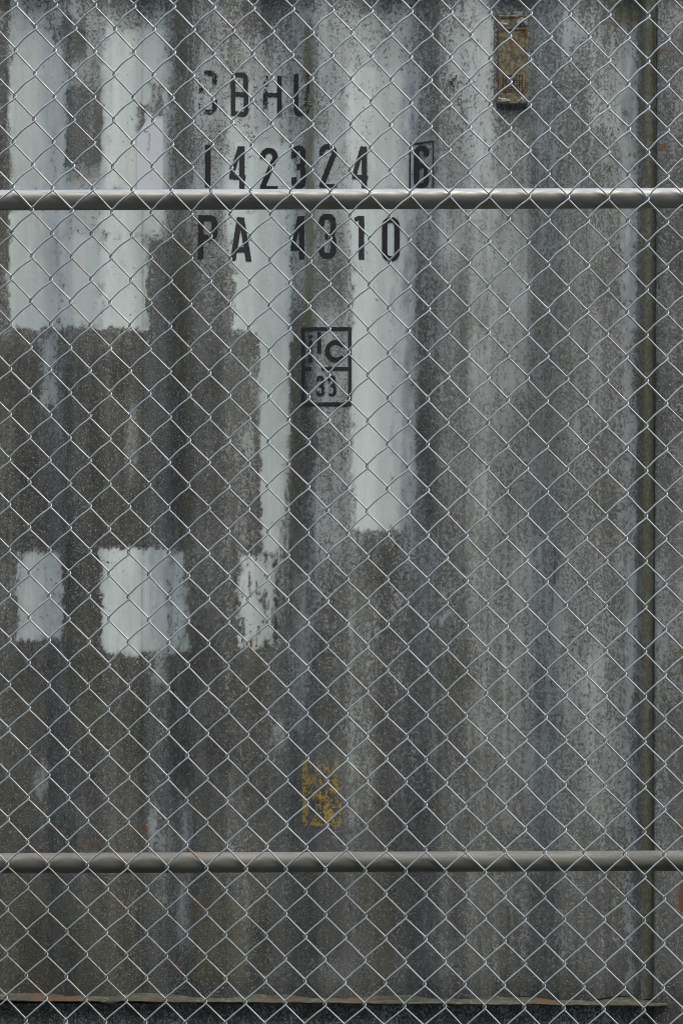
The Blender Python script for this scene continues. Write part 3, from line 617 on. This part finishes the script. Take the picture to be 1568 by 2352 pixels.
for c in range(2*i0, 2*i1):                 # wire c hangs between knot columns c/2 and (c+1)/2
    P = []; rr = []
    # knots in column q are at rows j where (2j) parity equals q parity
    seq = []
    for h in range(2*j0, 2*j1+1):
        q = c if (h % 2) == (c % 2) else c+1
        seq.append((q, h))
    for (q, h) in seq:
        x, z = knot(np.float64(q/2), np.float64(h/2)); x = float(x); z = float(z)
        right = (q == c+1)
        # going down the wire: right bend arrives from the rear '\' and leaves on the front '/'; left bend the other way round
        if right:
            pts = [(x-0.0052, AY*0.95, z+HZ+0.0033), (x-0.0012, AY, z+HZ*0.95), (x+E*0.95, AY*0.55, z+HZ*0.45), (x+E*1.25, -AY*0.25, z-0.0002), (x+E*0.95, -AY*0.8, z-HZ*0.62), (x-0.0010, -AY, z-HZ*1.05), (x-0.0052, -AY, z-HZ-0.0040)]
        else:
            pts = [(x+0.0052, -AY, z+HZ+0.0040), (x+0.0010, -AY, z+HZ*1.05), (x-E*0.95, -AY*0.7, z+HZ*0.5), (x-E*1.25, 0.0, z), (x-E*0.95, AY*0.7, z-HZ*0.5), (x+0.0012, AY, z-HZ*0.95), (x+0.0052, AY*0.95, z-HZ-0.0033)]
        if P:
            a = np.array(P[-1]); d = np.array(pts[0]); fr = a[1] < 0
            bow = 0.0016*(1.1-0.85*np.clip(h/44, 0, 1)) if fr else 0.0003
            for t in (0.18, 0.38, 0.62, 0.82):
                m = a*(1-t)+d*t; wgt = 4*t*(1-t)
                P.append((m[0]-bow*wgt*0.65, m[1]-(0.0004 if fr else -0.0004)*wgt, m[2]+bow*wgt*0.75)); 
        P += pts
    P = np.array(P)+np.array([0, FY, 0.0]); n = len(P)
    T = np.gradient(P, axis=0); T /= np.linalg.norm(T, axis=1)[:, None]
    up = np.array([0, 1.0, 0.0]); 
    S = np.cross(T, up); S /= np.maximum(np.linalg.norm(S, axis=1)[:, None], 1e-6)
    for k in range(1, n):
        if np.dot(S[k], S[k-1]) < 0: S[k] *= -1
    B = np.cross(T, S)
    ring_ = P[:, None, :]+WR*(np.cos(ang)[None, :, None]*S[:, None, :]+np.sin(ang)[None, :, None]*B[:, None, :])
    allV.append(ring_.reshape(-1, 3))
    k = np.arange(n-1)[:, None]*NS; s0 = np.arange(NS)[None, :]; s1 = (s0+1) % NS
    allF.append((np.stack([k+s0, k+s1, k+NS+s1, k+NS+s0], -1)+nv).reshape(-1, 4))
    # a few wires stained tan here and there, mostly on the rear strands
    st_ = np.clip(0.35+1.6*fbm(P[:, 0]*4+c*0.7, P[:, 2]*3, 201, 3), 0, 1)*(P[:, 1] > FY)*sstep(0.1, 0.35, vn(P[:, 0]*2.2+20, P[:, 2]*1.6, 202)+0.25*sstep(1.0, 0.2, P[:, 0])-0.02)
    allR.append(np.repeat(st_, NS)); nv += n*NS
mesh_obj('wire_mesh', np.concatenate(allV), np.concatenate(allF), M_wire, fence, True, dict(rusty=np.concatenate(allR)))
def pipe(name, p0, p1, r, mat, parent, seg_=40, cyl=48):
    p0 = np.array(p0, float); p1 = np.array(p1, float); L = np.linalg.norm(p1-p0); T = (p1-p0)/L
    up = np.array([0, 1.0, 0]); S = np.cross(T, up); S /= np.linalg.norm(S); B = np.cross(T, S)
    a = np.arange(cyl)/cyl*2*np.pi; t = np.linspace(0, 1, seg_)
    C = p0+(p1-p0)*t[:, None]
    V = (C[:, None, :]+r*(np.cos(a)[None, :, None]*S+np.sin(a)[None, :, None]*B)).reshape(-1, 3)
    k = np.arange(seg_-1)[:, None]*cyl; s0 = np.arange(cyl)[None, :]; s1 = (s0+1) % cyl
    F = np.stack([k+s0, k+s1, k+cyl+s1, k+cyl+s0], -1).reshape(-1, 4)
    return mesh_obj(name, V, F, mat, parent, True)
RY = FY+AY+WR+0.0175+0.0012
XP0, XP1 = -0.62, 2.18
def rail(name, yl, yr, mat):
    xl, zl = toworld(0, yl, RY); xr_, zr = toworld(1568, yr, RY); sl = (zr-zl)/(xr_-xl)
    pipe(name, (XP0, RY, zl+sl*(XP0-xl)), (XP1, RY, zl+sl*(XP1-xl)), 0.0178, mat, fence)
rail('upper_rail', 459.8, 455, M_pipe); rail('lower_rail', 1982.8, 1977, M_pipe_shaded)
pipe('top_rail', (XP0, RY, 2.695), (XP1, RY, 2.70), 0.0205, M_pipe, fence)
for x in (XP0-0.03, XP1+0.03):
    pipe('fence_post', (x, RY, 0.0), (x+0.004, RY, 2.72), 0.0302, M_pipe, fence)
    b = MB(); b.box(x-0.012, x+0.024, RY-0.012, RY+0.012, 2.715, 2.735, 0.006); b.build('post_cap', M_pipe, fence)

# ------------------------------------------------------------------ made-up block, unseen behind the camera, added to cut the sky the pipes and wires reflect
s = NT('blocker_brick'); br = s.n('ShaderNodeTexBrick'); s.link(s.co, br.inputs[0]); br.inputs['Scale'].default_value = 4
br.inputs['Color1'].default_value = (0.075, 0.078, 0.072, 1); br.inputs['Color2'].default_value = (0.10, 0.103, 0.095, 1); br.inputs['Mortar'].default_value = (0.14, 0.14, 0.13, 1)
M_brick = s.fin(br.outputs[0], 0.9)
s = NT('blocker_glass'); M_glass = s.fin((0.03, 0.035, 0.04), 0.1, 0, 0.5)
blk = empty('added_sky_blocker', (0.8, -15.0, 0), 'unseen tall brick block added behind the camera to block part of the sky', 'building')
b = MB(); b.box(-24, 26, -25, -15, 0, 21.5); b.build('blocker_wall', M_brick, blk)
b = MB(); b.box(-24.3, 26.3, -25.3, -14.7, 21.5, 22.1, 0.05); b.build('blocker_parapet', M_mid, blk)
for r_ in range(6):
    for c_ in range(8):
        b = MB(); x = -20+c_*5.6; z = 1.2+r_*3.4; b.box(x, x+1.6, -15.0, -14.93, z, z+1.7)
        wn = b.build('blocker_window', M_mid, blk)
        b = MB(); b.box(x+0.08, x+1.52, -14.93, -14.92, z+0.08, z+1.62); b.build('blocker_pane', M_glass, wn)
